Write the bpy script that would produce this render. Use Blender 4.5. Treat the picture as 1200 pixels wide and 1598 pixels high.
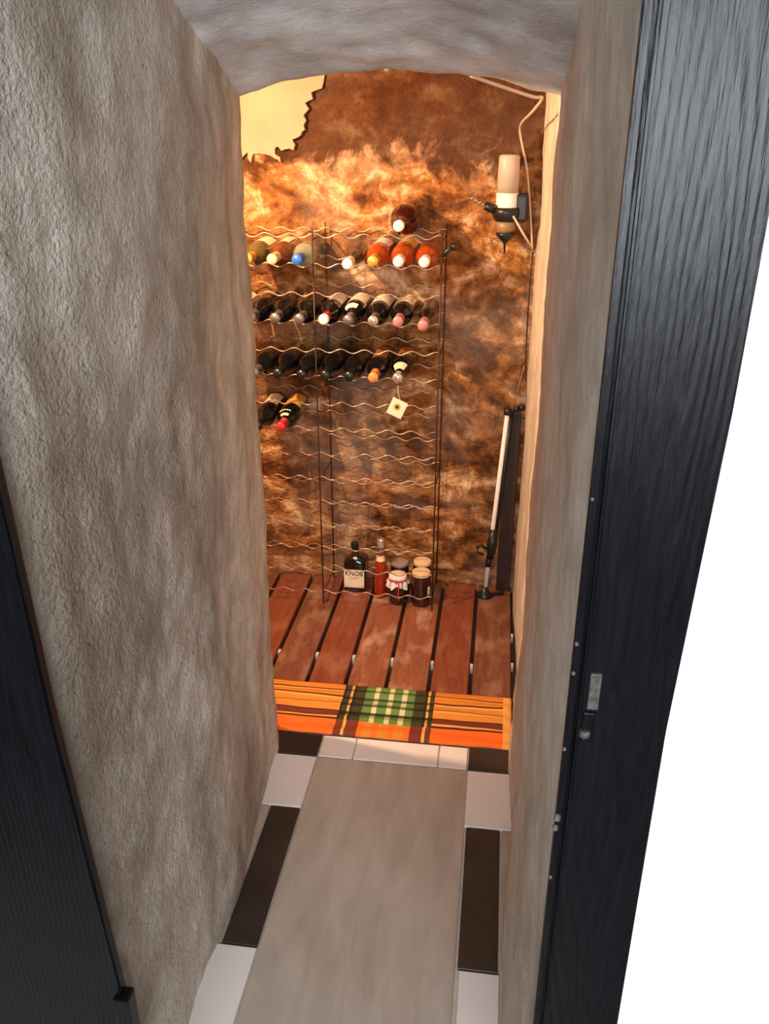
import bpy, bmesh, math, random
from mathutils import Vector, Matrix, noise

for o in list(bpy.data.objects): bpy.data.objects.remove(o)
sc = bpy.context.scene
C = sc.collection
random.seed(7)
R = math.radians

# ------------------------------------------------------------------ camera
cam = bpy.data.cameras.new('camera'); cam_o = bpy.data.objects.new('camera', cam); C.objects.link(cam_o)
cam.sensor_fit = 'VERTICAL'; cam.sensor_height = 36.0; cam.lens = 36.0*1325/1598
cam.clip_start = .02
pit, yaw, rol = R(23.75), R(7.65), R(-.1)
fwd = Vector((-math.sin(yaw)*math.cos(pit), math.cos(yaw)*math.cos(pit), -math.sin(pit)))
rt = Vector((math.cos(yaw), math.sin(yaw), 0)); dn = fwd.cross(rt)
r2 = rt*math.cos(rol)+dn*math.sin(rol); d2 = -rt*math.sin(rol)+dn*math.cos(rol)
M = Matrix((r2, -d2, -fwd)).transposed().to_4x4(); M.translation = (0, 0, 1.65)
cam_o.matrix_world = M
sc.camera = cam_o

# ------------------------------------------------------------------ light
W = bpy.data.worlds.new('world'); sc.world = W; W.use_nodes = True
W.node_tree.nodes['Background'].inputs[0].default_value = (.75, .86, 1, 1)
W.node_tree.nodes['Background'].inputs[1].default_value = .6
vs = sc.view_settings
vs.view_transform = 'Standard'; vs.look = 'None'; vs.gamma = 1; vs.exposure = 0.0; vs.use_curve_mapping = False

def area(name, loc, rot, sx, sy, power, col):
    l = bpy.data.lights.new(name, 'AREA'); l.shape = 'RECTANGLE'; l.size = sx; l.size_y = sy
    l.energy = power; l.color = col
    o = bpy.data.objects.new(name, l); C.objects.link(o); o.location = loc; o.rotation_euler = rot
    return o
# daylight entering by the window behind the viewer
area('window_daylight_offscreen', (.25, -2.26, 1.78), (R(90), 0, 0), 2.66, 1.16, 188, (.90, .95, 1))
LAMP = Vector((-1.0, 2.05, 1.80))

# ------------------------------------------------------------------ materials
MATS = {}
def newmat(name):
    m = bpy.data.materials.new(name); m.use_nodes = True
    MATS[name] = m
    nt = m.node_tree; return m, nt, nt.nodes['Principled BSDF']
def nd(nt, t, **kw):
    n = nt.nodes.new(t)
    for k, v in kw.items():
        if isinstance(k, str) and hasattr(n, k): setattr(n, k, v)
    return n
def ramp(nt, stops, interp='LINEAR'):
    n = nt.nodes.new('ShaderNodeValToRGB'); cr = n.color_ramp; cr.interpolation = interp
    while len(cr.elements) > 1: cr.elements.remove(cr.elements[-1])
    cr.elements[0].position = stops[0][0]; cr.elements[0].color = (*stops[0][1], 1)
    for p, c in stops[1:]:
        e = cr.elements.new(p); e.color = (*c, 1)
    return n
def coords(nt, scale=(1, 1, 1), kind='Object'):
    tc = nt.nodes.new('ShaderNodeTexCoord'); mp = nt.nodes.new('ShaderNodeMapping')
    mp.inputs['Scale'].default_value = scale
    nt.links.new(tc.outputs[kind], mp.inputs[0]); return mp.outputs[0]
def noi(nt, vec, scale, detail=4, rough=.55, dist=0):
    n = nt.nodes.new('ShaderNodeTexNoise'); n.inputs['Scale'].default_value = scale
    n.inputs['Detail'].default_value = detail; n.inputs['Roughness'].default_value = rough
    n.inputs['Distortion'].default_value = dist
    nt.links.new(vec, n.inputs['Vector']); return n.outputs['Fac']
def mixc(nt, fac, a, b, mode='MIX'):
    n = nt.nodes.new('ShaderNodeMix'); n.data_type = 'RGBA'; n.blend_type = mode
    for s, v in ((n.inputs[0], fac), (n.inputs[6], a), (n.inputs[7], b)):
        if hasattr(v, 'is_linked'): nt.links.new(v, s)
        elif isinstance(v, (int, float)): s.default_value = v
        else: s.default_value = (*v, 1)
    return n.outputs[2]
def math_(nt, op, a, b=0.0, c=None):
    n = nt.nodes.new('ShaderNodeMath'); n.operation = op
    for s, v in zip(n.inputs, (a, b, c)):
        if v is None: continue
        if hasattr(v, 'is_linked'): nt.links.new(v, s)
        else: s.default_value = v
    return n.outputs[0]
def bump(nt, bs, h, strength, dist):
    b = nt.nodes.new('ShaderNodeBump'); b.inputs['Strength'].default_value = strength
    b.inputs['Distance'].default_value = dist
    nt.links.new(h, b.inputs['Height']); nt.links.new(b.outputs[0], bs.inputs['Normal'])
def plain(name, col, rough=.5, metal=0, trans=0, coat=0, ior=1.45, var=.12, bs_=0, scale=25):
    m, nt, bs = newmat(name)
    v = coords(nt); f = noi(nt, v, scale, 3)
    rp = ramp(nt, [(.3, tuple(c*(1-var) for c in col)), (.7, tuple(min(1, c*(1+var)) for c in col))])
    nt.links.new(f, rp.inputs[0]); nt.links.new(rp.outputs[0], bs.inputs['Base Color'])
    bs.inputs['Roughness'].default_value = rough; bs.inputs['Metallic'].default_value = metal
    bs.inputs['Transmission Weight'].default_value = trans; bs.inputs['Coat Weight'].default_value = coat
    bs.inputs['IOR'].default_value = ior
    if bs_: bump(nt, bs, noi(nt, v, scale*4, 4), bs_, .002)
    return m

def plaster(name, lo, hi, stain, smooth=False):
    m, nt, bs = newmat(name)
    v = coords(nt); vs_ = coords(nt, (1, 1, .45))
    big = noi(nt, vs_, 3.2, 5, .6, .4); mid = noi(nt, v, 14, 5, .6)
    rp = ramp(nt, [(.36, lo), (.60, hi)]); nt.links.new(big, rp.inputs[0])
    mr = ramp(nt, [(.3, (.78, .76, .74)), (.65, (1.08, 1.08, 1.08))]); nt.links.new(mid, mr.inputs[0])
    c = mixc(nt, 1, rp.outputs[0], mr.outputs[0], 'MULTIPLY')
    st = ramp(nt, [(.56, (0, 0, 0)), (.7, (1, 1, 1))]); nt.links.new(noi(nt, coords(nt, (1.3, 1.3, .5)), 2.1, 6, .65, .6), st.inputs[0])
    c = mixc(nt, math_(nt, 'MULTIPLY', st.outputs[0], .7), c, stain)
    # pin holes
    vo = nt.nodes.new('ShaderNodeTexVoronoi'); vo.inputs['Scale'].default_value = 38
    nt.links.new(v, vo.inputs['Vector'])
    pr = ramp(nt, [(.05, (.35, .33, .3)), (.14, (1, 1, 1))]); nt.links.new(vo.outputs['Distance'], pr.inputs[0])
    pm = ramp(nt, [(.52, (0, 0, 0)), (.62, (1, 1, 1))]); nt.links.new(noi(nt, v, 6, 3), pm.inputs[0])
    c = mixc(nt, pm.outputs[0], c, mixc(nt, 1, c, pr.outputs[0], 'MULTIPLY'))
    nt.links.new(c, bs.inputs['Base Color']); bs.inputs['Roughness'].default_value = .8
    bs.inputs['Specular IOR Level'].default_value = .3
    h = math_(nt, 'ADD', noi(nt, v, 55, 5, .65), math_(nt, 'MULTIPLY', noi(nt, v, 120, 4, .6), .8))
    bump(nt, bs, h, .35 if smooth else 1.0, .006 if smooth else .0095)
    return m
plaster('plaster_left', (.34, .275, .215), (.68, .615, .54), (.22, .165, .12))  # base colour lightened and warmed to make up for weaker daylight
plaster('plaster_right', (.52, .46, .385), (.68, .62, .54), (.45, .37, .30), True)
plaster('plaster_vault', (.45, .475, .49), (.66, .69, .71), (.34, .35, .355), True)  # cool daylight tinted into the plaster, offsetting warm bounce from the cellar

# soil-brown back wall
m, nt, bs = newmat('earth_wall')
v = coords(nt)
vz = coords(nt, (1, 1, 1.7))
rp = ramp(nt, [(.36, (.022, .006, .0015)), (.45, (.16, .05, .010)), (.53, (.40, .165, .045)), (.62, (.85, .58, .34))])
f1 = math_(nt, 'ADD', math_(nt, 'MULTIPLY', noi(nt, vz, 4.5, 6, .68, .7), .62), math_(nt, 'MULTIPLY', noi(nt, v, 17, 6, .7, .4), .38))
nt.links.new(f1, rp.inputs[0])
# dark brown band with a ragged edge along the top
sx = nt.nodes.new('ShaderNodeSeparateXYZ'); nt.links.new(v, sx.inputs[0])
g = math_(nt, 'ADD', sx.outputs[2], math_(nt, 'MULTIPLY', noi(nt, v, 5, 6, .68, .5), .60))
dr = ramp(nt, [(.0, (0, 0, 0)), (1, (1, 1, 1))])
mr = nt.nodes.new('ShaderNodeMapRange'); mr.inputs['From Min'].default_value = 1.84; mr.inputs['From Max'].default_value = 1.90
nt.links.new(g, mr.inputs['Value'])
c = rp.outputs[0]
# pale mineral dust on the courses
ms = nt.nodes.new('ShaderNodeMapRange'); ms.inputs['From Min'].default_value = .46; ms.inputs['From Max'].default_value = .66
nt.links.new(noi(nt, v, 2.6, 4, .55), ms.inputs['Value'])
c = mixc(nt, math_(nt, 'MULTIPLY', ms.outputs[0], .45), c, mixc(nt, noi(nt, v, 22, 5, .7), (.20, .14, .09), (.64, .53, .41)))
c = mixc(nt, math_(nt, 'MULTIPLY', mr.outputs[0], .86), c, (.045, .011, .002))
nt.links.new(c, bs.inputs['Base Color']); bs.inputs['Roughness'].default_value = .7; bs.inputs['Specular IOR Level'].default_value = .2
bump(nt, bs, math_(nt, 'ADD', noi(nt, v, 30, 6, .7), math_(nt, 'MULTIPLY', noi(nt, v, 90, 4, .6), .4)), 1.0, .014)

plain('pale_plaster', (.40, .235, .15), .7, var=.10, bs_=.4, scale=12)
plain('white_paint', (.86, .87, .89), .55, var=.015, bs_=.05, scale=9)
plain('entry_paint', (.20, .19, .18), .8, var=.05)
plain('entry_floor', (.10, .07, .05), .5)
plain('grout', (.55, .50, .43), .85)
plain('tile_white', (.80, .78, .75), .25, var=.02, scale=8)
plain('tile_dark', (.035, .027, .022), .3, var=.2, scale=10)
plain('under_floor', (.11, .075, .05), .9)

# beige slab tile
m, nt, bs = newmat('tile_beige')
v = coords(nt, (3, .7, 1))
rp = ramp(nt, [(.3, (.38, .325, .265)), (.7, (.52, .46, .39))]); nt.links.new(noi(nt, v, 6, 6, .6, .5), rp.inputs[0])
nt.links.new(rp.outputs[0], bs.inputs['Base Color']); bs.inputs['Roughness'].default_value = .45
bump(nt, bs, noi(nt, coords(nt, (8, 2, 1)), 14, 5), .12, .002)

# planks
def plank_mat(name, a, b, w):
    m, nt, bs = newmat(name)
    v = coords(nt, (9, 1, 9)); rp = ramp(nt, [(.3, a), (.7, b)]); nt.links.new(noi(nt, v, 7, 5, .6, .6), rp.inputs[0])
    wr = ramp(nt, [(.5, (0, 0, 0)), (.68, (1, 1, 1))]); nt.links.new(noi(nt, coords(nt, (2.2, 1, 1)), 6, 4, .6), wr.inputs[0])
    c = mixc(nt, math_(nt, 'MULTIPLY', wr.outputs[0], w), rp.outputs[0], (.56, .37, .26))
    nt.links.new(c, bs.inputs['Base Color']); bs.inputs['Roughness'].default_value = .42
    bump(nt, bs, noi(nt, coords(nt, (40, 2, 40)), 6, 4), .25, .002)
plank_mat('plank_red', (.17, .042, .022), (.27, .075, .037), .2)
plank_mat('plank_worn', (.20, .065, .035), (.33, .12, .065), .75)
plank_mat('plank_brown', (.13, .045, .028), (.23, .085, .05), .35)

# black painted timber
m, nt, bs = newmat('black_timber')
v = coords(nt, (14, 14, 1.2))
gr = noi(nt, v, 5, 6, .6, 1.6)
rp = ramp(nt, [(.3, (.001, .0012, .0022)), (.7, (.0035, .0042, .0075))]); nt.links.new(gr, rp.inputs[0])  # blue cast of the window reflection mixed into the black
nt.links.new(rp.outputs[0], bs.inputs['Base Color'])
rr = nt.nodes.new('ShaderNodeMapRange'); rr.inputs['To Min'].default_value = .24; rr.inputs['To Max'].default_value = .42; bs.inputs['Specular IOR Level'].default_value = .32
nt.links.new(gr, rr.inputs['Value']); nt.links.new(rr.outputs[0], bs.inputs['Roughness'])
wv = nt.nodes.new('ShaderNodeTexWave'); wv.wave_type = 'RINGS'; wv.rings_direction = 'Y'
wv.inputs['Scale'].default_value = 2.3; wv.inputs['Distortion'].default_value = 3.5
wv.inputs['Detail'].default_value = 4; wv.inputs['Detail Scale'].default_value = 1.3
tcw = nt.nodes.new('ShaderNodeTexCoord'); mpw = nt.nodes.new('ShaderNodeMapping')
mpw.inputs['Scale'].default_value = (16, 1, 1.7); mpw.inputs['Location'].default_value = (-.185*16, 0, -1.5*1.7)
nt.links.new(tcw.outputs['Object'], mpw.inputs[0]); nt.links.new(mpw.outputs[0], wv.inputs['Vector'])
bump(nt, bs, math_(nt, 'ADD', math_(nt, 'MULTIPLY', wv.outputs['Fac'], .6), math_(nt, 'MULTIPLY', noi(nt, v, 22, 4), 1.3)), .24, .003)

plain('rack_wire', (.52, .36, .24), .32, .85, var=.35, scale=30)
plain('rack_post', (.06, .032, .02), .45, .5)
plain('dark_glass', (.006, .006, .006), .07, coat=.5)
plain('burgundy_glass', (.05, .004, .006), .06, trans=.35, coat=.4)
plain('amber_glass', (.62, .10, .012), .05, trans=.55, coat=.3)
plain('brown_glass', (.20, .05, .015), .06, trans=.4, coat=.3)
plain('olive_glass', (.20, .15, .035), .06, trans=.5)
plain('green_glass', (.05, .06, .02), .06, trans=.5)
plain('clear_glass', (.62, .70, .52), .05, trans=.75)
plain('foil_black', (.012, .012, .012), .3); plain('foil_grey', (.22, .21, .20), .35, .6)
plain('foil_silver', (.72, .70, .68), .22, .8); plain('foil_white', (.88, .84, .78), .35)
plain('foil_cream', (.78, .55, .33), .4); plain('foil_gold', (.85, .52, .10), .3, .5)
plain('foil_blue', (.03, .13, .52), .35); plain('foil_red', (.55, .03, .035), .35)
plain('foil_pink', (.55, .22, .22), .4); plain('foil_orange', (.80, .30, .08), .4); plain('foil_wine', (.22, .04, .05), .4)
plain('label_cream', (.86, .72, .48), .6, var=.05); plain('label_white', (.86, .80, .70), .6, var=.04)
plain('label_orange', (.80, .40, .08), .6); plain('label_rust', (.42, .13, .05), .6)
plain('ink', (.03, .02, .015), .6); plain('gilt', (.45, .33, .08), .5)
plain('black_plastic', (.012, .011, .011), .35); plain('steel', (.7, .68, .65), .25, 1)
plain('white_plastic', (.88, .85, .80), .4, var=.03); plain('dull_beige', (.52, .42, .34), .45, var=.06)
plain('amber_cup', (.30, .19, .10), .35); plain('pale_cable', (.62, .48, .36), .5)
plain('dark_cable', (.03, .015, .01), .5); plain('jam_dark', (.035, .006, .006), .08, coat=.5)
plain('spirit_red', (.50, .045, .008), .06, trans=.45, coat=.3); plain('lid_cream', (.82, .62, .36), .45, var=.08)
plain('lid_grey', (.38, .33, .30), .4, .3); plain('cloth_white', (.85, .74, .64), .85, bs_=.4)
plain('ribbon_red', (.50, .04, .03), .55); plain('brown_board', (.03, .010, .006), .45)
plain('rust_metal', (.11, .10, .09), .5, .3, var=.5, scale=120); plain('chip_white', (.62, .60, .56), .7); plain('fleck', (.13, .115, .10), .8)
m, nt, bs = newmat('bulb'); bs.inputs['Base Color'].default_value = (1, .9, .7, 1)
bs.inputs['Emission Color'].default_value = (1, .62, .3, 1); bs.inputs['Emission Strength'].default_value = 12

# plaid rug: stripes from rug coordinates (x across, y depth)
m, nt, bs = newmat('plaid_rug')
tc = nt.nodes.new('ShaderNodeTexCoord'); sp = nt.nodes.new('ShaderNodeSeparateXYZ')
wob = mixc(nt, .0, (0, 0, 0), (0, 0, 0))
nt.links.new(tc.outputs['Object'], sp.inputs[0])
def rng(x, a, b):
    n = nt.nodes.new('ShaderNodeMapRange'); n.inputs['From Min'].default_value = a; n.inputs['From Max'].default_value = b
    nt.links.new(x, n.inputs['Value']); return n.outputs[0]
vv = rng(sp.outputs[1], 2.29, 2.03); uu = rng(sp.outputs[0], -.45, -.12)
gold, yel, brn, drk, org = (.66, .22, .018), (.86, .42, .09), (.17, .028, .008), (.07, .012, .006), (.86, .15, .01)
lgold = (.70, .26, .028)
A = ramp(nt, [(0, gold), (.10, drk), (.125, yel), (.155, gold), (.24, drk), (.262, yel), (.29, lgold), (.385, brn), (.405, yel), (.44, lgold), (.53, drk), (.55, brn), (.66, yel), (.69, drk), (.72, org)], 'CONSTANT')
nt.links.new(vv, A.inputs[0])
def u(x): return (x+.45)/.33
dg, gn, wh, bk = (.045, .04, .01), (.13, .25, .06), (.66, .68, .40), (.015, .014, .006)
B = ramp(nt, [(0, bk), (u(-.425), dg), (u(-.409), yel), (u(-.402), bk), (u(-.392), dg), (u(-.362), gn), (u(-.332), wh), (u(-.317), gn), (u(-.285), wh), (u(-.270), gn), (u(-.243), wh), (u(-.226), gn), (u(-.202), dg), (u(-.170), bk), (u(-.161), yel), (u(-.153), dg)], 'CONSTANT')
nt.links.new(uu, B.inputs[0])
H_ = ramp(nt, [(0, (1, 1, 1)), (.10, (.25, .25, .2)), (.14, (1, 1, 1)), (.25, (.22, .22, .18)), (.29, (1.0, 1.0, 1)), (.39, (.25, .25, .2)), (.44, (1, 1, 1)), (.53, (.12, .12, .12)), (.6, (.6, .6, .55)), (.66, (.9, .9, .7))], 'CONSTANT')
nt.links.new(vv, H_.inputs[0])
Bc = mixc(nt, 1, B.outputs[0], H_.outputs[0], 'MULTIPLY')
Cc = ramp(nt, [(0, brn), (u(-.409), yel), (u(-.400), brn), (u(-.362), org), (u(-.345), gold), (u(-.317), org), (u(-.298), gold), (u(-.268), org), (u(-.25), gold), (u(-.22), org), (u(-.202), brn), (u(-.164), yel), (u(-.155), brn)], 'CONSTANT')
nt.links.new(uu, Cc.inputs[0])
cen = mixc(nt, math_(nt, 'GREATER_THAN', vv, .72), Bc, Cc.outputs[0])
inb = math_(nt, 'MULTIPLY', math_(nt, 'GREATER_THAN', sp.outputs[0], -.432), math_(nt, 'LESS_THAN', sp.outputs[0], -.138))
c = mixc(nt, inb, A.outputs[0], cen)
hem = math_(nt, 'GREATER_THAN', sp.outputs[0], .078)
c = mixc(nt, hem, c, (.80, .38, .09))
nt.links.new(c, bs.inputs['Base Color']); bs.inputs['Roughness'].default_value = .85
bump(nt, bs, noi(nt, coords(nt, (120, 300, 1)), 1, 2), .4, .003)

# ------------------------------------------------------------------ mesh helpers
def link(name, me, mat, parent=None, smooth=False, loc=None):
    o = bpy.data.objects.new(name, me); C.objects.link(o)
    if mat and not me.materials: me.materials.append(MATS[mat])
    if smooth:
        for p in me.polygons: p.use_smooth = True
    if parent: o.parent = parent
    if loc is not None: o.location = loc
    return o
def pyd(name, vs, fs):
    me = bpy.data.meshes.new(name); me.from_pydata(vs, [], fs); me.update()
    bm = bmesh.new(); bm.from_mesh(me); bmesh.ops.recalc_face_normals(bm, faces=bm.faces); bm.to_mesh(me); bm.free()
    return me
def tag(o, label, cat=None, group=None, kind=None):
    o['label'] = label
    if cat: o['category'] = cat
    if group: o['group'] = group
    if kind: o['kind'] = kind
    return o
def empty(name, loc=(0, 0, 0), rot=(0, 0, 0)):
    o = bpy.data.objects.new(name, None); C.objects.link(o); o.location = loc; o.rotation_euler = rot
    o.empty_display_size = .05
    return o
def box_me(x0, x1, y0, y1, z0, z1, bev=0, name='box', seg=2):
    bm = bmesh.new()
    vs = [bm.verts.new((x, y, z)) for x in (x0, x1) for y in (y0, y1) for z in (z0, z1)]
    for f in ((0, 1, 3, 2), (4, 6, 7, 5), (0, 4, 5, 1), (2, 3, 7, 6), (0, 2, 6, 4), (1, 5, 7, 3)):
        bm.faces.new([vs[i] for i in f])
    if bev: bmesh.ops.bevel(bm, geom=list(bm.edges), offset=bev, segments=seg, affect='EDGES', profile=.6)
    bmesh.ops.recalc_face_normals(bm, faces=bm.faces)
    me = bpy.data.meshes.new(name); bm.to_mesh(me); bm.free(); return me
def lathe(prof, n=24, a0=0, a1=2*math.pi, axis='Z', name='lathe'):
    # prof: (r, h) ; closes ends where r == 0
    full = abs(a1-a0-2*math.pi) < 1e-6
    vs, fs, rings = [], [], []
    m_ = n if full else n+1
    for r, h in prof:
        if r < 1e-7: vs.append((0, 0, h)); rings.append([len(vs)-1]*m_)
        else:
            ring = []
            for i in range(m_):
                a = a0+(a1-a0)*i/n; vs.append((r*math.cos(a), r*math.sin(a), h)); ring.append(len(vs)-1)
            rings.append(ring)
    for k in range(len(rings)-1):
        A_, B_ = rings[k], rings[k+1]
        for i in range(n):
            j = (i+1) % m_
            f = []
            for q in (A_[i], A_[j], B_[j], B_[i]):
                if q not in f: f.append(q)
            if len(f) > 2: fs.append(f)
    if axis == 'Y': vs = [(x, -z, y) for x, y, z in vs]     # height runs to -Y, angle 90deg is up
    return pyd(name, vs, fs)
def tube(pts, r, n=8, name='tube', cap=True):
    pts = [Vector(p) for p in pts]; vs, fs = [], []
    up = Vector((0, 0, 1))
    for i, p in enumerate(pts):
        t = (pts[min(i+1, len(pts)-1)]-pts[max(i-1, 0)]).normalized()
        s = t.cross(up)
        if s.length < .05: s = t.cross(Vector((0, 1, 0)))
        s.normalize(); w = s.cross(t)
        rr_ = r[i] if isinstance(r, (list, tuple)) else r
        for k in range(n):
            a = 2*math.pi*k/n; vs.append(tuple(p+s*math.cos(a)*rr_+w*math.sin(a)*rr_))
    for i in range(len(pts)-1):
        for k in range(n):
            fs.append((i*n+k, i*n+(k+1) % n, (i+1)*n+(k+1) % n, (i+1)*n+k))
    if cap: fs += [tuple(range(n)), tuple(range((len(pts)-1)*n, len(pts)*n))]
    return pyd(name, vs, fs)
def smoothpath(pts, k=6):
    pts = [Vector(p) for p in pts]; out = []
    for i in range(len(pts)-1):
        p0, p1, p2, p3 = pts[max(i-1, 0)], pts[i], pts[i+1], pts[min(i+2, len(pts)-1)]
        for j in range(k):
            t = j/k
            out.append(.5*((2*p1)+(p2-p0)*t+(2*p0-5*p1+4*p2-p3)*t*t+(3*p1-p0-3*p2+p3)*t**3))
    return out+[pts[-1]]
def fbm(p, s, o=4): return noise.fractal(Vector(p)*s, 1.0, 2.0, o)
def lerp_tab(tab, x):
    if x <= tab[0][0]: return tab[0][1]
    for (a, va), (b, vb) in zip(tab, tab[1:]):
        if x <= b:
            t = (x-a)/(b-a); t = t*t*(3-2*t); return va+(vb-va)*t
    return tab[-1][1]
def lin_tab(tab, x):
    if x <= tab[0][0]: return tab[0][1]
    for (a, va), (b, vb) in zip(tab, tab[1:]):
        if x <= b: return va+(vb-va)*(x-a)/(b-a)
    return tab[-1][1]
def column(name, loop, zs, fn, mat):
    # closed plan loop of (x, y, nx, ny, rough?) swept over zs; fn moves a vertex
    n = len(loop); vs, fs = [], []
    for z in zs:
        for (x, y, nx, ny, d) in loop: vs.append(fn(x, y, z, nx, ny, d))
    for k in range(len(zs)-1):
        for i in range(n):
            j = (i+1) % n; fs.append((k*n+i, k*n+j, (k+1)*n+j, (k+1)*n+i))
    fs += [tuple(range(n)), tuple(range((len(zs)-1)*n, len(zs)*n))]
    o = link(name, pyd(name, vs, fs), mat, smooth=True); o['kind'] = 'structure'; return o
def frange(a, b, step):
    n = max(1, round(abs(b-a)/step)); return [a+(b-a)*i/n for i in range(n+1)]

# ------------------------------------------------------------------ passage walls
XL = [(.88, -.592), (.96, -.566), (1.1, -.552), (1.44, -.546), (1.73, -.564), (1.94, -.583), (2.02, -.596)]
XR = [(.863, .123), (.885, .112), (.96, .108), (1.2, .100), (1.8, .100), (2.0, .100), (2.09, .119), (2.5, .121), (3.2, .112)]
zs = frange(-.04, 2.30, .014)
loop = []
for y in frange(.868, 1.99, .013): loop.append((lerp_tab(XL, y), y, 1, 0, 1))
for k in range(1, 9):
    a = k/8*math.pi/2; loop.append((-.592-.055+.055*math.cos(a), 1.995+.055*math.sin(a), math.cos(a), math.sin(a), .7))
for x in frange(-.70, -1.8, .1): loop.append((x, 2.05, 0, 1, .3))
loop.append((-1.8, .868, 0, 0, 0))
def fl(x, y, z, nx, ny, d):
    p = (x, y, z)
    h = d*(.011*fbm(p, 3.2, 3)+.0028*fbm((x*9, y, z*.8), 26, 4)*(.5+max(0, 1-abs(z-.95)/.8)) + .004*fbm(p, 11, 3))
    base = 0
    return (x+nx*h+base, y+ny*h, z)
w = column('wall_left', loop, zs, fl, 'plaster_left'); w['label'] = 'rough grey plaster wall on the left of the passage'
loop = []
for y in frange(.863, 3.2, .016): loop.append((lerp_tab(XR, y), y, -1, 0, 1 if y < 2.1 else .8))
loop.append((.5, 3.2, 0, 0, 0)); loop.append((.5, .90, 0, 0, 0)); loop.append((.225, .90, 0, 0, 0)); loop.append((.225, .863, 0, 0, 0))
def fr(x, y, z, nx, ny, d):
    p = (x, y, z)
    h = d*(.008*fbm(p, 2.6, 3)+.0018*fbm(p, 30, 4)+.003*fbm(p, 10, 3))
    fl_ = -.018*max(0, 1-z/.5)*max(0, min(1, (1.75-y)/.4)) if d else 0
    return (x+nx*h+fl_, y, z)
w = column('wall_right', loop, zs, fr, 'plaster_right')
w['kind'] = 'structure'; w['label'] = 'pale plaster wall on the right of the passage'

# vaulted ceiling of the passage: profile in (y, z) swept across x
def zc(y): return 1.722+.27*(2.0-y)
prof = [(y, zc(y), 1) for y in frange(.88, 1.985, .02)]
for k in range(1, 7):
    a = k/6*math.pi/2; prof.append((1.985+.05*math.sin(a), zc(1.985)+.05*(1-math.cos(a)), 1))
prof += [(2.035, z, 1) for z in frange(1.82, 2.30, .06)]
prof += [(.88, 2.30, 0)]
xs = frange(-.72, .24, .016); n = len(prof); vs_, fs_ = [], []
for x in xs:
    q = max(-1.1, min(1.1, (x+.245)/.345)); rise = .058*(1-abs(q)**2.1)
    for (y, z, d) in prof:
        low = max(0, min(1, (2.3-z)/.5))*d
        e = .010*fbm((x, y, z), 4, 3)+.004*fbm((x, y, z), 16, 3)
        vs_.append((x, y+(e*.4 if y > 2 else 0), z+(rise*low+e)*(1 if d else 0)*(1 if z < 2.25 else 0)))
for i in range(len(xs)-1):
    for k in range(n):
        j = (k+1) % n; fs_.append((i*n+k, i*n+j, (i+1)*n+j, (i+1)*n+k))
fs_ += [tuple(range(n)), tuple(range((len(xs)-1)*n, len(xs)*n))]
o = link('ceiling', pyd('ceiling', vs_, fs_), 'plaster_vault', smooth=True); o['kind'] = 'structure'
o['label'] = 'pale grey plaster vault over the passage'

# ------------------------------------------------------------------ cellar shell
loop = []
for x in frange(.20, -1.80, .014): loop.append((x, 3.062, 0, -1, 1))
loop.append((-1.8, 3.3, 0, 0, 0)); loop.append((.2, 3.3, 0, 0, 0))
def fb(x, y, z, nx, ny, d):
    p = (x, y, z)
    h = .0
    if d:
        h = .012*fbm(p, 5, 4)+.010*fbm((x*.8, y, z*1.4), 15, 5)
        h = max(-.02, min(.014, h))
    return (x, y+ny*h, z)
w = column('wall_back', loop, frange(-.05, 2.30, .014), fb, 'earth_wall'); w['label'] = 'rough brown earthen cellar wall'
o = link('wall_cellar_side', box_me(-1.9, -1.8, .88, 3.3, -.05, 2.3), 'pale_plaster'); o['kind'] = 'structure'
o = link('ceiling_cellar', box_me(-1.9, .5, .88, 3.3, 2.30, 2.42), 'pale_plaster'); o['kind'] = 'structure'
o['label'] = 'cellar ceiling'

# pale plaster remnant with a ragged edge on the back wall
out = [(-1.30, 1.60), (-1.1, 1.585), (-.95, 1.60), (-.905, 1.585), (-.882, 1.605), (-.872, 1.572), (-.862, 1.60), (-.835, 1.603), (-.80, 1.596), (-.775, 1.580), (-.766, 1.574), (-.768, 1.590), (-.785, 1.600), (-.788, 1.618), (-.772, 1.624), (-.765, 1.612), (-.735, 1.619), (-.722, 1.614), (-.716, 1.630), (-.722, 1.645), (-.695, 1.660), (-.690, 1.672), (-.678, 1.676), (-.685, 1.690), (-.676, 1.702), (-.682, 1.722), (-.666, 1.738), (-.676, 1.755), (-.650, 1.768), (-.655, 1.79), (-.62, 1.80), (-.60, 1.85), (-.61, 2.0), (-.58, 2.29), (-1.30, 2.29)]
fine = []
for (a, b) in zip(out, out[1:]+out[:1]):
    k = max(1, int(math.dist(a, b)/.014))
    for i in range(k):
        x, z = a[0]+(b[0]-a[0])*i/k, a[1]+(b[1]-a[1])*i/k
        if x > -1.29 and z < 2.2: x += .006*noise.noise((x*60, z*60, 1)); z += .006*noise.noise((x*60, z*60, 5))
        fine.append((x, z))
bm = bmesh.new()
f_ = bm.faces.new([bm.verts.new((x, 3.042, z)) for x, z in fine])
ret = bmesh.ops.extrude_face_region(bm, geom=[f_])
for g_ in ret['geom']:
    if isinstance(g_, bmesh.types.BMVert): g_.co.y = 3.12
bmesh.ops.triangulate(bm, faces=bm.faces); bmesh.ops.recalc_face_normals(bm, faces=bm.faces)
me = bpy.data.meshes.new('plaster_patch'); bm.to_mesh(me); bm.free()
o = link('plaster_patch', me, 'pale_plaster', parent=w); o['label'] = 'remnant of pale plaster with a ragged edge'

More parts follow.
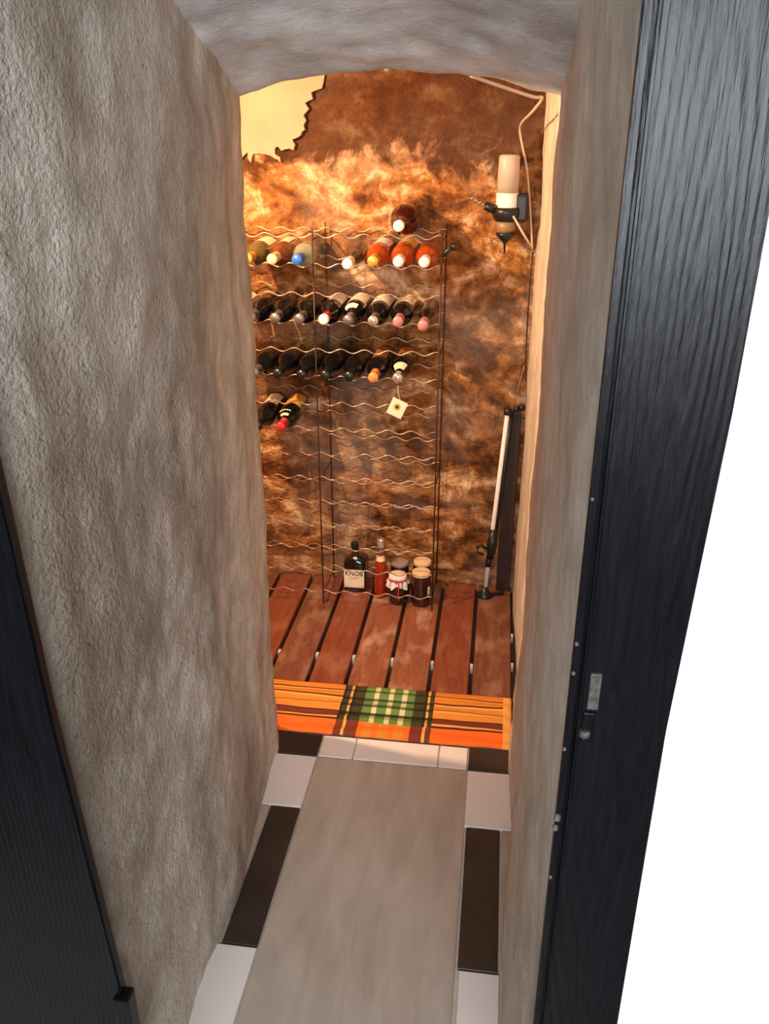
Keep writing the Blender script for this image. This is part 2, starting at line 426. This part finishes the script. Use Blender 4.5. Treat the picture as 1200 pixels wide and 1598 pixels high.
# ------------------------------------------------------------------ floor
floor = link('floor', box_me(-1.9, .5, .2, 2.06, -.09, -.006), 'grout'); floor['kind'] = 'structure'
floor['label'] = 'passage floor of beige, white and dark tiles'
def tile(x0, x1, y0, y1, mat, g=.0022):
    me = box_me(x0+g, x1-g, y0+g, y1-g, -.03, 0, .0012, seg=1); link('tile', me, mat, parent=floor)
X0, X1, X2, X3, X4, X5 = -.66, -.457, -.354, -.106, -.021, .16
tile(X0, X1, 1.937, 2.035, 'tile_dark'); tile(X1, X2, 1.937, 2.035, 'tile_white'); tile(X2, X3, 1.937, 2.035, 'tile_white')
tile(X3, X4, 1.937, 2.035, 'tile_white'); tile(X4, X5, 1.937, 2.035, 'tile_dark')
tile(X0, X1, 1.726, 1.937, 'tile_white'); tile(X4, X5, 1.717, 1.937, 'tile_white')
tile(-.66, -.542, 1.292, 1.726, 'tile_beige'); tile(-.542, X1, 1.292, 1.726, 'tile_dark'); tile(X0, X1, 1.08, 1.292, 'tile_white')
tile(X4+.006, .076, 1.297, 1.717, 'tile_dark'); tile(.076, .2, 1.297, 1.717, 'tile_beige'); tile(X4+.010, .079, 1.085, 1.297, 'tile_white'); tile(.079, .2, 1.085, 1.297, 'tile_beige')
tile(X0, X1, .65, 1.08, 'tile_dark'); tile(X4+.010, .2, .65, 1.085, 'tile_dark')
tile(X1, X4+.004, .65, 1.937, 'tile_beige')
pf = link('floor_planks', box_me(-1.9, .3, 2.06, 3.3, -.09, -.035), 'under_floor'); pf['kind'] = 'structure'
pf['label'] = 'cellar floor of dark red wooden planks'
gaps = [-1.79, -1.655, -1.52, -1.385, -1.25, -1.113, -.978, -.841, -.705, -.569, -.439, -.304, -.165, -.030, .109]
pm_ = ['plank_red', 'plank_brown', 'plank_red', 'plank_worn', 'plank_brown', 'plank_red', 'plank_brown', 'plank_red', 'plank_brown', 'plank_red', 'plank_worn', 'plank_worn', 'plank_red', 'plank_brown']
for i, (a, b) in enumerate(zip(gaps, gaps[1:])):
    link('plank', box_me(a+.007, b-.007, 2.065, 3.045, -.030, 0, .002, seg=1), pm_[i], parent=pf)
for x in gaps[6:-1]:
    o = link('spacer', box_me(x-.0045, x+.0045, 2.462, 2.482, -.034, -.004), 'chip_white', parent=pf)
for y in (2.49, 2.68):
    link('spacer', box_me(.104, .112, y, y+.016, -.034, -.004), 'chip_white', parent=pf)
link('joist', box_me(-1.8, .11, 2.44, 2.50, -.06, -.0305), 'under_floor', parent=pf)

# rug
nx_, ny_ = 150, 26; vs_, fs_ = [], []
for lay in (0, 1):
    for j in range(ny_+1):
        for i in range(nx_+1):
            a, b = i/nx_, j/ny_
            x = -1.0+1.105*a; y = 2.036+.254*b
            if j == 0: y += .006*noise.noise((x*14, 0, 3))
            if j == ny_: y += .005*noise.noise((x*9, 4, 3))
            y += .0045*math.sin(x*9+1)*(1-abs(2*b-1))
            z = .002 if lay == 0 else .008+.003*math.sin(b*26+math.sin(x*7)*1.3)+.003*noise.noise((x*12, y*20, 0))
            if lay and (j in (0, ny_) or i in (0, nx_)): z = .005
            vs_.append((x, y, z))
N = (nx_+1)*(ny_+1)
for j in range(ny_):
    for i in range(nx_):
        q = j*(nx_+1)+i; f = (q, q+1, q+nx_+2, q+nx_+1)
        fs_.append(f); fs_.append(tuple(N+k for k in f))
edge = [i for i in range(nx_+1)]+[(j)*(nx_+1)+nx_ for j in range(1, ny_+1)]+[ny_*(nx_+1)+i for i in range(nx_-1, -1, -1)]+[j*(nx_+1) for j in range(ny_-1, 0, -1)]
for a, b in zip(edge, edge[1:]+edge[:1]): fs_.append((a, b, b+N, a+N))
o = link('plaid_rug', pyd('plaid_rug', vs_, fs_), 'plaid_rug', smooth=True)
tag(o, 'orange and green plaid woven rug lying across the end of the tiles', 'rug')

# ------------------------------------------------------------------ door frame and entry room
door = empty('door_1', (0, .85, 0)); door['kind'] = 'structure'; door['label'] = 'black painted timber door frame'
def dpart(name, me, mat): 
    o = link(name, me, mat, parent=door); o.matrix_parent_inverse = Matrix.Translation((0, -.85, 0)); return o
dpart('stop', box_me(.105, .1150, .852, .862, 0, 2.08, .002), 'black_timber')
def board(pts_in, x_out_tab, y0, y1, name):
    # vertical board whose edges follow (z, x) tables
    zz = frange(0, 2.08, .04); vs, fs = [], []
    for z in zz:
        a, b = lin_tab(pts_in, z), lin_tab(x_out_tab, z)
        vs += [(a, y0, z), (b, y0, z), (b, y1, z), (a, y1, z)]
    for k in range(len(zz)-1):
        for i in range(4): fs.append((k*4+i, k*4+(i+1) % 4, (k+1)*4+(i+1) % 4, (k+1)*4+i))
    fs += [(0, 1, 2, 3), tuple(len(vs)-4+i for i in range(4))]
    me = pyd(name, vs, fs)
    bm = bmesh.new(); bm.from_mesh(me)
    ed = [e for e in bm.edges if abs(e.verts[0].co.z-e.verts[1].co.z) > .01 and abs(e.calc_face_angle(0)) > .5]
    bmesh.ops.bevel(bm, geom=ed, offset=.003, segments=2, affect='EDGES'); bm.to_mesh(me); bm.free(); return me
dpart('casing', board([(0, .119), (2.1, .119)], [(0, .222), (1.0, .222), (1.4, .235), (2.1, .242)], .85, .885, 'casing'), 'black_timber')
dpart('back_stop', box_me(.1135, .1205, .8625, .867, 0, 2.08), 'black_timber')
dpart('casing', board([(0, -1.0), (2.1, -1.0)], [(0, -.508), (.41, -.527), (.95, -.558), (1.32, -.569), (2.1, -.585)], .85, .868, 'casing'), 'black_timber')
dpart('head', box_me(-1.0, .242, .852, .884, 2.08, 2.20, .003), 'black_timber')
dpart('hinge', box_me(-.54, -.514, .840, .867, .25, .42, .003), 'black_timber')
dpart('strike_plate', box_me(.127, .140, .8455, .851, 1.035, 1.085, .0015), 'rust_metal')['label'] = 'small tarnished metal strike plate'
dpart('strike_pin', lathe([(0, -.006), (.006, -.005), (.007, 0), (.006, .004), (0, .005)], 12), 'rust_metal').location = (.128, .848, 1.0)
dpart('hinge_pin', box_me(.124, .138, .846, .851, .985, 1.03, .002), 'black_timber')
for (x, z, s) in [(.103, .862, .006), (.102, .845, .005), (.104, 1.08, .003), (.104, 1.12, .003), (.103, .76, .003), (.104, 1.30, .0025), (.103, .97, .003)]:
    dpart('plaster_fleck', lathe([(0, -s), (s*.8, -s*.5), (s*.7, s*.7), (0, s)], 6), 'fleck').location = (x+.004, .852, z)
def shell(name, *b, mat='white_paint', lab=None):
    o = link(name, box_me(*b), mat); o['kind'] = 'structure'
    if lab: o['label'] = lab
    return o
shell('wall_entry_right', .20, 2.3, .868, .99, -.09, 2.6, lab='white painted wall beside the door frame')
shell('wall_entry_left', -1.9, -.66, .868, .885, -.09, 2.6)
shell('wall_entry_over', -.66, .20, .868, .885, 2.14, 2.6)
shell('wall_entry_side', 2.3, 2.4, -2.3, .99, -.09, 2.6, mat='entry_paint')
shell('wall_entry_opposite', -2.0, -1.9, -2.3, .99, -.09, 2.6, mat='entry_paint')
shell('ceiling_entry', -2.0, 2.4, -2.4, .99, 2.6, 2.7, mat='entry_paint')
shell('floor_entry', -2.0, 2.4, -2.4, .2, -.09, 0, mat='entry_floor')
shell('floor_entry_step', .2, 2.4, .2, .868, -.09, 0, mat='entry_floor')
for b in ((-2.0, -1.1, -2.3, -2.2, 0, 2.6), (1.6, 2.4, -2.3, -2.2, 0, 2.6), (-1.1, 1.6, -2.3, -2.2, 0, 1.18), (-1.1, 1.6, -2.3, -2.2, 2.38, 2.6)):
    shell('wall_window', *b, mat='entry_paint')
wn = empty('window_1', (.25, -2.25, 1.78)); wn['kind'] = 'structure'
for b in ((-1.35, -1.29, -.6, .6), (1.29, 1.35, -.6, .6), (-1.35, 1.35, -.6, -.54), (-1.35, 1.35, .54, .6), (-.03, .03, -.6, .6)):
    link('frame', box_me(b[0], b[1], .0, .05, b[2], b[3]), 'white_paint', parent=wn)

# ------------------------------------------------------------------ lamp in the cellar (above the arch)
lp = empty('wall_lamp', LAMP); tag(lp, 'bare warm bulb on a wall socket behind the left plaster corner', 'lamp')
link('back_plate', box_me(-.03, .03, 0, .012, .03, .15, .003), 'black_plastic', parent=lp)
link('socket', lathe([(0, .12), (.02, .12), (.02, .072), (0, .072)], 20, name='socket'), 'black_plastic', parent=lp, loc=(0, .05, 0))
link('arm', tube([(0, .01, .10), (0, .04, .10)], .007), 'black_plastic', parent=lp)
link('bulb', lathe([(.012, .075), (.016, .068), (.027, .045), (.027, .032), (.02, .018), (0, .012)], 20), 'bulb', parent=lp, smooth=True, loc=(0, .05, 0))
L = bpy.data.lights.new('cellar_bulb_offscreen', 'POINT'); L.energy = 108; L.color = (1, .64, .35); L.shadow_soft_size = .012
lo = bpy.data.objects.new('cellar_bulb_offscreen', L); C.objects.link(lo); lo.location = (LAMP.x, 2.10, LAMP.z-.005)

# ------------------------------------------------------------------ wine rack
rack = empty('wine_rack', (-.195, 2.93, 0)); tag(rack, 'tall wire wine rack with wavy shelves against the brown wall', 'wine rack')
YF, YB, XR_, XL_, XM = 2.815, 3.022, -.195, -1.05, -.615
LEV = [1.362-.0935*k for k in range(15)]
PIT = .0813
def rp_(name, me, mat):
    o = link(name, me, mat, parent=rack, smooth=True); o.matrix_parent_inverse = Matrix.Translation((.195, -2.93, 0)); return o
wave = []
kx = int((XR_-XL_)/.0068)
for i in range(kx+1):
    x = XL_+(XR_-XL_)*i/kx
    wave.append((x, 0, -.0068*math.cos(2*math.pi*(x+.325)/PIT)))
wme = tube(wave, .0021, 6, 'wire')
for k, z in enumerate(LEV):
    for y in (YF, YB):
        o = rp_('wire', wme, 'rack_wire'); o.location = (0, y, z)
for x in (XR_, XM, XL_):
    for y in (YF-.004, YB+.006):
        rp_('post', tube([(x, y, 0), (x, y, .7), (x, y, 1.385)], .0026 if x != XM else .0024, 6), 'rack_post')
cb = tube([(0, YF-.004, 0), (0, YB+.006, 0)], .0022, 6, 'crossbar')
for x in (XR_, XM, XL_):
    for k in (0, 4, 9, 14):
        o = rp_('crossbar', cb, 'rack_post'); o.location = (x, 0, LEV[k]-.012)

# ------------------------------------------------------------------ bottles lying in the rack
BORD = [(0, .004), (.02, .004), (.034, 0), (.0372, .004), (.0372, .185), (.0355, .197), (.029, .209), (.0195, .222), (.0152, .234), (.0146, .285), (.0162, .287), (.0162, .294), (.0146, .297), (0, .298)]
BURG = [(0, .004), (.02, .004), (.034, 0), (.0378, .005), (.0378, .155), (.0355, .175), (.029, .197), (.0215, .217), (.0165, .236), (.0146, .258), (.0143, .285), (.0162, .287), (.0162, .294), (.0146, .297), (0, .298)]
def smooth_prof(p): return p
mesh_cache = {}
def cached(key, fn):
    if key not in mesh_cache: mesh_cache[key] = fn()
    return mesh_cache[key].copy() if False else mesh_cache[key]
def cap_prof(l): return [(.0158, l), (.0156, .284), (.0172, .286), (.0172, .296), (.0160, .2995), (0, .3)]
def bottle(x, lev, glass, foil, label=None, lab='', shape=BORD, cap=.238, s=1.0, dz=0, tilt=1.1, rot=0, dy=0, group='bottles lying in the wire wine rack', cat='bottle', la=(35, 145), lr=(.03, .135)):
    r = max(p[0] for p in shape)*s
    z = LEV[lev]-.0068+.0021+r+.0008+dz
    b = empty('wine_bottle', (x, 3.030+dy, z), (R(tilt), 0, 0))
    tag(b, lab, cat, group); b.scale = (s, s, s)
    sk = 'bo' if shape is BORD else 'bu' if shape is BURG else id(shape)
    me = bpy.data.meshes.new('x') if False else lathe(shape, 24, axis='Y', name='glass')
    link('glass', me, glass, parent=b, smooth=True)
    if foil: link('capsule', lathe(cap_prof(cap), 18, axis='Y', name='capsule'), foil, parent=b, smooth=True)
    if label:
        rr_ = max(p[0] for p in shape)+.0006
        pr = [(rr_, lr[0]), (rr_, lr[1]), (rr_-.0004, lr[1]), (rr_-.0004, lr[0]), (rr_, lr[0])]
        link('label', lathe(pr, 16, R(la[0]+rot), R(la[1]+rot), axis='Y', name='label'), label, parent=b, smooth=False)
    return b
ROUND = [(0, .004), (.03, .004), (.045, 0), (.05, .006), (.05, .11), (.047, .135), (.037, .16), (.024, .18), (.017, .2), (.0148, .23), (.0146, .285), (.0162, .287), (.0162, .294), (.0146, .297), (0, .298)]
SMALL = [(0, .004), (.018, .004), (.025, 0), (.0275, .004), (.0275, .15), (.026, .17), (.02, .2), (.0145, .23), (.0138, .285), (.0155, .287), (.0155, .294), (.0138, .297), (0, .298)]
cx = [-.812, -.731, -.6485, -.572, -.499, -.412, -.325, -.246]
cx = [-.325+PIT*k for k in (-6, -5, -4, -3, -2, -1, 0, 1)]
B_ = bottle
B_(cx[6], 0, 'burgundy_glass', 'foil_white', None, 'deep red round bottle lying alone on the very top wire', ROUND, cap=.262)
# second shelf
B_(cx[0], 1, 'olive_glass', 'foil_gold', 'label_cream', 'olive glass bottle with gold capsule on the upper shelf')
B_(cx[1], 1, 'brown_glass', 'foil_cream', 'label_cream', 'brown glass bottle with cream capsule and cream label, upper shelf', la=(60, 170))
B_(cx[2], 1, 'clear_glass', 'foil_blue', None, 'pale clear glass bottle with bright blue capsule')
B_(cx[4], 1, 'green_glass', 'foil_white', None, 'slim dark green bottle with white cap, standing apart on the upper shelf', SMALL)
B_(cx[5], 1, 'amber_glass', 'foil_gold', 'label_white', 'amber bottle with gold capsule and white label', lr=(.02, .12))
B_(cx[6], 1, 'amber_glass', 'foil_white', 'label_orange', 'amber bottle with white capsule and orange label', lr=(.02, .1))
B_(cx[7], 1, 'amber_glass', 'foil_white', None, 'amber bottle with white capsule at the end of the upper shelf by the rack post')
# fourth wire
B_(cx[0]-PIT, 3, 'dark_glass', 'foil_grey', 'label_cream', 'dark bottle with cream label at the plaster corner, full black shelf', lr=(.03, .16))
B_(cx[0], 3, 'dark_glass', 'foil_grey', 'label_rust', 'black bottle with grey capsule and rust red label', lr=(.02, .07), la=(60, 120))
B_(cx[1], 3, 'dark_glass', 'foil_grey', None, 'plain black bottle with grey capsule beside the rust label one')
B_(cx[2], 3, 'dark_glass', 'foil_grey', None, 'plain black bottle with grey capsule next to the red capped one')
o = B_(cx[3], 3, 'dark_glass', 'foil_red', 'label_white', 'dark bottle with white tipped red capsule and white label', la=(30, 110))
link('cap_tip', lathe([(.0174, .284), (.0174, .298), (.014, .3008), (0, .301)], 16, axis='Y'), 'foil_white', parent=o, smooth=True)
o = B_(cx[4], 3, 'dark_glass', 'foil_grey', 'label_cream', 'dark bottle with grey capsule, shoulder sticker and big cream label', BURG, lr=(.02, .14))
link('neck_label', lathe([(.0345, .185), (.0250, .21), (.0246, .21), (.0341, .185), (.0345, .185)], 12, R(60), R(150), axis='Y'), 'label_white', parent=o)
B_(cx[5], 3, 'dark_glass', 'foil_silver', 'label_white', 'dark bottle with silver capsule and white label', la=(25, 150), lr=(.03, .14))
B_(cx[6], 3, 'dark_glass', 'foil_pink', 'label_cream', 'dark bottle with dusty pink capsule and cream label', la=(40, 150), lr=(.02, .14))
B_(cx[7], 3, 'dark_glass', 'foil_pink', None, 'small dark bottle with pink capsule next to the rack post', SMALL)
# sixth wire
mid = ['black wine bottle with grey capsule at the plaster corner, middle shelf', 'plain black wine bottle, fourth from the orange capsuled one', 'plain black wine bottle, third from the orange capsuled one', 'plain black wine bottle, second from the orange capsuled one', 'plain black wine bottle right beside the orange capsuled one']
for i in range(5):
    B_(cx[i], 5, 'dark_glass', 'foil_black' if i else 'foil_grey', None, mid[i], BURG if i % 2 else BORD, group='plain black bottles on the middle shelf')
B_(cx[5], 5, 'dark_glass', 'foil_orange', 'label_rust', 'dark bottle with orange capsule and rust label', la=(50, 130), lr=(.02, .15))
o = B_(cx[6], 5, 'dark_glass', 'foil_silver', 'label_rust', 'dark bottle with silver capsule carrying a hanging paper tag', BURG, la=(50, 130), lr=(.02, .11), cap=.262)
link('neck_label', lathe([(.0295, .197), (.0178, .236), (.0174, .236), (.0291, .197), (.0295, .197)], 12, R(40), R(150), axis='Y'), 'label_cream', parent=o)
# eighth wire
B_(cx[0], 7, 'dark_glass', 'foil_black', 'label_cream', 'black bottle with cream label on the lowest filled shelf', la=(40, 120), lr=(.03, .13))
o = B_(cx[1], 7, 'dark_glass', 'foil_red', 'label_orange', 'black bottle with red capsule and orange label on the lowest filled shelf', la=(30, 140), lr=(.02, .13))
link('neck_label', lathe([(.0345, .199), (.0200, .2225), (.0196, .2225), (.0341, .199), (.0345, .199)], 12, R(60), R(140), axis='Y'), 'label_cream', parent=o)

# hanging paper tag
tg = empty('paper_tag', (-.323, 2.736, .885)); tag(tg, 'cream paper tag with dark emblem hanging from a silver bottle neck', 'tag')
tz = Matrix.Rotation(R(24), 4, 'Y')
me = box_me(-.027, .027, -.001, .001, -.030, .030, .0004); me.transform(Matrix.Translation((-.002, -.004, -.064)) @ tz)
link('card', me, 'label_cream', parent=tg)
me = lathe([(0, 0), (.012, 0), (.012, .0004), (0, .0004)], 14); me.transform(Matrix.Translation((-.002, -.0052, -.060)) @ Matrix.Rotation(R(90), 4, 'X')); link('emblem', me, 'gilt', parent=tg)
me = lathe([(0, 0), (.006, 0), (.006, .0004), (0, .0004)], 10); me.transform(Matrix.Translation((-.002, -.0058, -.060)) @ Matrix.Rotation(R(90), 4, 'X')); link('emblem', me, 'ink', parent=tg)
link('string', tube([(0, 0, .012), (.001, -.004, -.01), (.008, -.0045, -.034)], .0012, 6), 'pale_cable', parent=tg)

# black peg on the rack post
pg = empty('rack_peg', (-.190, 2.85, 1.31)); tag(pg, 'black peg sticking out beside the right post of the rack', 'peg')
link('stem', tube([(-.010, .0, -.012), (.010, 0, .008), (.030, -.004, .022)], [.007, .008, .008], 10), 'black_plastic', parent=pg, smooth=True)
link('knob', tube([(.024, -.004, .021), (.040, -.006, .023)], .0125, 12), 'black_plastic', parent=pg, smooth=True)

# ------------------------------------------------------------------ things standing on the planks
def text_me(s, size, depth=.0003):
    cu = bpy.data.curves.new('txt', 'FONT'); cu.body = s; cu.size = size; cu.align_x = 'CENTER'; cu.align_y = 'CENTER'; cu.extrude = depth; cu.offset = size*.012
    o = bpy.data.objects.new('txt', cu); C.objects.link(o)
    dg_ = bpy.context.evaluated_depsgraph_get(); me = bpy.data.meshes.new_from_object(o.evaluated_get(dg_))
    bpy.data.objects.remove(o); me.materials.clear(); return me
kb = empty('whiskey_bottle', (-.512, 2.945, 0)); tag(kb, 'square shouldered black bottle with cream label on the planks', 'bottle', None)
bm = bmesh.new()
secs = [(.040, .026, .0), (.043, .029, .004), (.043, .029, .118), (.040, .027, .132), (.024, .020, .146), (.014, .014, .152), (.0135, .0135, .175)]
rings = []
for (hx, hy, z) in secs:
    ring = []
    e = 4.5 if z < .14 else 2
    for i in range(28):
        a = 2*math.pi*i/28; c_, s_ = math.cos(a), math.sin(a)
        ring.append(bm.verts.new((hx*math.copysign(abs(c_)**(2/e), c_), hy*math.copysign(abs(s_)**(2/e), s_), z)))
    rings.append(ring)
for a, b in zip(rings, rings[1:]):
    for i in range(28): bm.faces.new((a[i], a[(i+1) % 28], b[(i+1) % 28], b[i]))
bm.faces.new(rings[0]); bm.faces.new(rings[-1]); bmesh.ops.recalc_face_normals(bm, faces=bm.faces)
me = bpy.data.meshes.new('glass'); bm.to_mesh(me); bm.free(); link('glass', me, 'dark_glass', parent=kb, smooth=True)
link('stopper', lathe([(0, .172), (.015, .172), (.0155, .176), (.0155, .203), (.014, .206), (0, .206)], 18), 'foil_black', parent=kb, smooth=False)
lab_ = link('label', box_me(-.040, .040, -.0302, -.0292, .022, .100), 'label_cream', parent=kb)
me = text_me('KNOB', .028); me.transform(Matrix.Translation((0, -.0304, .083)) @ Matrix.Rotation(R(90), 4, 'X') @ Matrix.Diagonal((.92, 1, 1, 1))); t_ = link('lettering', me, 'ink', parent=lab_)
for zz_, w_ in ((.066, .05), (.060, .03)):
    link('print_line', box_me(-w_/2, w_/2, -.0305, -.0301, zz_, zz_+.0012), 'ink', parent=lab_)
link('neck_tag', box_me(-.004, .012, -.0215, -.0190, .133, .152, .001), 'label_white', parent=kb)

sb = empty('liqueur_bottle', (-.405, 2.905, 0)); tag(sb, 'slim red liqueur bottle with silver cap', 'bottle')
link('glass', lathe([(0, .0), (.024, .0), (.026, .004), (.0245, .07), (.021, .135), (.016, .17), (.0115, .19), (.0115, .215), (0, .215)], 22), 'spirit_red', parent=sb, smooth=True)
link('neck_label', lathe([(.0185, .157), (.0143, .179), (.0139, .179), (.0181, .157), (.0185, .157)], 14, R(180), R(360)), 'label_cream', parent=sb)
link('neck_sleeve', lathe([(.0125, .19), (.0125, .228), (.0118, .228), (.0118, .19), (.0125, .19)], 16), 'foil_grey', parent=sb, smooth=False)
link('cap', lathe([(0, .214), (.0138, .214), (.0142, .218), (.0142, .245), (.0125, .249), (0, .250)], 16), 'foil_silver', parent=sb, smooth=False)

def jar(x, y, lid, lab, h=.128, r=.036):
    j = empty('preserve_jar', (x, y, 0)); tag(j, lab, 'jar', 'jars of preserves on the planks')
    link('glass', lathe([(0, .002), (r*.8, .0), (r*.97, .004), (r, .012), (r, h*.8), (r*.95, h*.88), (r*.86, h*.92), (r*.86, h*.97), (0, h*.97)], 26), 'jam_dark', parent=j, smooth=True)
    if lid: link('lid', lathe([(r*.9, h*.90), (r*.94, h*.905), (r*.94, h*.99), (r*.88, h), (r*.3, h*1.004), (0, h*1.004)], 28), lid, parent=j, smooth=False)
    return j
j = jar(-.243, 2.866, 'lid_cream', 'tall dark jar with cream lid and small side sticker', .14, .0372)
link('side_sticker', lathe([(.0376, .05), (.0376, .085), (.0373, .085), (.0373, .05), (.0376, .05)], 5, R(318), R(340)), 'label_white', parent=j)
jar(-.247, 2.957, 'lid_cream', 'dark jar with cream lid behind another cream lidded jar', .14, .0365)
jar(-.336, 2.953, 'lid_grey', 'dark jar with grey lid behind the cloth covered jar', .132, .0365)
j = jar(-.333, 2.868, None, 'dark jar with white cloth cover tied with red ribbon', .118, .0365)
vs_, fs_ = [], []; NS = 40
rows = [(0, .1215, 0), (.018, .1225, 0), (.0335, .1195, .0008), (.0352, .110, .001), (.0345, .1045, .0008), (.0395, .094, .004), (.0425, .076, .007)]
for k, (r_, z_, a_) in enumerate(rows):
    for i in range(NS):
        a = 2*math.pi*i/NS
        rr_ = r_+a_*math.sin(9*a+.5); zz = z_+(a_*1.3*math.sin(4*a+1) if k == 6 else 0)
        vs_.append((rr_*math.cos(a), rr_*math.sin(a), zz))
for k in range(len(rows)-1):
    for i in range(NS): fs_.append((k*NS+i, k*NS+(i+1) % NS, (k+1)*NS+(i+1) % NS, (k+1)*NS+i))
link('cloth_cover', pyd('cloth', vs_, fs_), 'cloth_white', parent=j, smooth=True)
link('ribbon', lathe([(.0360, .101), (.0375, .101), (.0375, .107), (.0360, .107), (.0360, .101)], 30), 'ribbon_red', parent=j)
link('ribbon_tail', tube([(.006, -.0385, .104), (.010, -.047, .085), (.008, -.0475, .055), (.011, -.0455, .03)], [.003, .003, .0028, .0025], 6), 'ribbon_red', parent=j)

# ------------------------------------------------------------------ wall corkscrew device
dv = empty('wall_corkscrew', (.003, 2.985, 1.43)); tag(dv, 'black wall holder with white cylinder and spiral screw beside the cable', 'corkscrew')
link('cylinder', lathe([(0, 0), (.0355, 0), (.0368, .004), (.0360, .058), (0, .058)], 28), 'white_plastic', parent=dv, smooth=False)
link('cylinder_top', lathe([(0, .058), (.0360, .058), (.0335, .165), (.030, .172), (0, .174)], 28), 'dull_beige', parent=dv, smooth=True)
link('ring', lathe([(0, -.03), (.036, -.03), (.045, -.016), (.047, .0), (.045, .012), (.0375, .014), (.0375, .0), (0, .0)], 28), 'black_plastic', parent=dv, smooth=True)
link('bracket', box_me(.028, .068, -.02, .065, -.03, .055, .008), 'black_plastic', parent=dv)
link('side_arm', tube([(-.035, -.012, .006), (-.058, -.014, .014), (-.072, -.014, .018)], [.016, .015, .013], 12), 'black_plastic', parent=dv, smooth=True)
sp_ = []
for i in range(61):
    t = i/60; a = t*4*2*math.pi
    sp_.append((-.070-.052*t, -.014+.0065*math.cos(a), .018+.026*t+.0065*math.sin(a)))
link('screw', tube(sp_, .0022, 6), 'steel', parent=dv, smooth=True)
link('cup', lathe([(0, -.072), (.020, -.068), (.030, -.055), (.033, -.03), (0, -.03)], 24), 'amber_cup', parent=dv, smooth=True)
link('tip', lathe([(0, -.135), (.003, -.13), (.004, -.10), (.016, -.09), (.031, -.074), (.031, -.066), (0, -.066)], 20), 'black_plastic', parent=dv, smooth=True)
link('lever', tube([(.022, -.045, -.01), (.058, -.035, -.065), (.088, -.03, -.108)], [.0035, .004, .0035], 8), 'pale_cable', parent=dv, smooth=True)

# cables and clips
p_ = smoothpath([(-.092, 2.058, 1.774), (-.02, 2.066, 1.752), (.045, 2.075, 1.733), (.066, 2.12, 1.732), (.055, 2.45, 1.715), (.031, 2.92, 1.69), (.034, 2.985, 1.655), (.058, 3.005, 1.57), (.074, 3.015, 1.48), (.085, 3.02, 1.40), (.096, 3.015, 1.31)])
tag(link('pale_cable', tube(p_, .0034, 8), 'pale_cable', smooth=True), 'pale cable running from the arch down the cellar corner', 'cable')
p_ = smoothpath([(.098, 3.016, 1.30), (.096, 3.016, 1.1), (.100, 3.016, .90)])
tag(link('thin_cable', tube(p_, .0026, 8), 'dark_cable', smooth=True), 'thin dark cable hanging in the cellar corner below the holder', 'cable')
for (x, y, z, lb) in ((-.590, 1.985, 1.742, 'tiny white cable clip where the rough wall meets the vault'), (-.272, 2.036, 1.792, 'tiny white cable clip at the crown of the arch'), (-.092, 2.036, 1.785, 'tiny white cable clip where the pale cable begins')):
    c_ = empty('cable_clip', (x, y, z)); tag(c_, lb, 'clip', 'white cable clips on the arch')
    link('saddle', box_me(-.0035, .0035, -.006, .02, -.008, .004, .0015), 'white_plastic', parent=c_)
    link('nail', lathe([(0, -.012), (.0022, -.012), (.0022, -.004), (0, -.004)], 8), 'steel', parent=c_)

# ------------------------------------------------------------------ leaning pole and board in the corner
def lean(a, b, t): return tuple(Vector(a).lerp(Vector(b), t))
PA, PB = (.001, 2.955, .012), (.049, 3.005, .765)
pl = empty('leaning_pole', PA); tag(pl, 'thin white pole with black collar leaning in the cellar corner', 'pole')
def pp(name, t0, t1, r, mat, off=(0, 0, 0), n=12):
    a, b = Vector(lean(PA, PB, t0))+Vector(off)-Vector(PA), Vector(lean(PA, PB, t1))+Vector(off)-Vector(PA)
    link(name, tube([a, a.lerp(b, .5), b], r, n), mat, parent=pl, smooth=True)
pp('shaft', .04, .97, .0085, 'white_plastic'); pp('rail', .30, .97, .007, 'black_plastic', (.0145, .004, 0))
pp('collar', .20, .36, [.013, .021, .013], 'black_plastic', (.004, -.002, 0))
pp('ferrule', .155, .21, .012, 'black_plastic')
pp('cap', .955, .985, .014, 'black_plastic'); pp('cap_bar', .965, .99, .011, 'black_plastic', (.03, .005, .004)); pp('cap_bar', .965, .99, .011, 'black_plastic', (.05, .006, .008))
link('knob', tube([(-.002, -.01, .20), (-.022, -.012, .215), (-.038, -.012, .205), (-.036, -.012, .185), (-.012, -.012, .175)], .0065, 8), 'black_plastic', parent=pl, smooth=True)
link('foot', lathe([(0, -.011), (.030, -.011), (.031, -.005), (.017, .006), (.0125, .03), (0, .03)], 18), 'black_plastic', parent=pl, smooth=True)
link('foot_bar', tube([(-.022, -.012, -.004), (.02, .0, -.003), (.075, .02, -.004)], .006, 8), 'black_plastic', parent=pl, smooth=True)
link('hanging_wire', tube(smoothpath([(.068, .05, .77), (.078, .052, .82), (.095, .055, .90)]), .0018, 6), 'steel', parent=pl, smooth=True)
bd = empty('brown_board', (.070, 3.012, 0)); tag(bd, 'narrow dark brown board standing upright behind the leaning pole', 'board')
link('plank_body', box_me(-.026, .026, -.006, .006, 0, .735, .002), 'brown_board', parent=bd)
link('end_band', box_me(-.0265, .0265, -.0066, .0066, .70, .736, .002), 'black_plastic', parent=bd)
bd.rotation_euler = (R(-1.0), 0, R(-6))
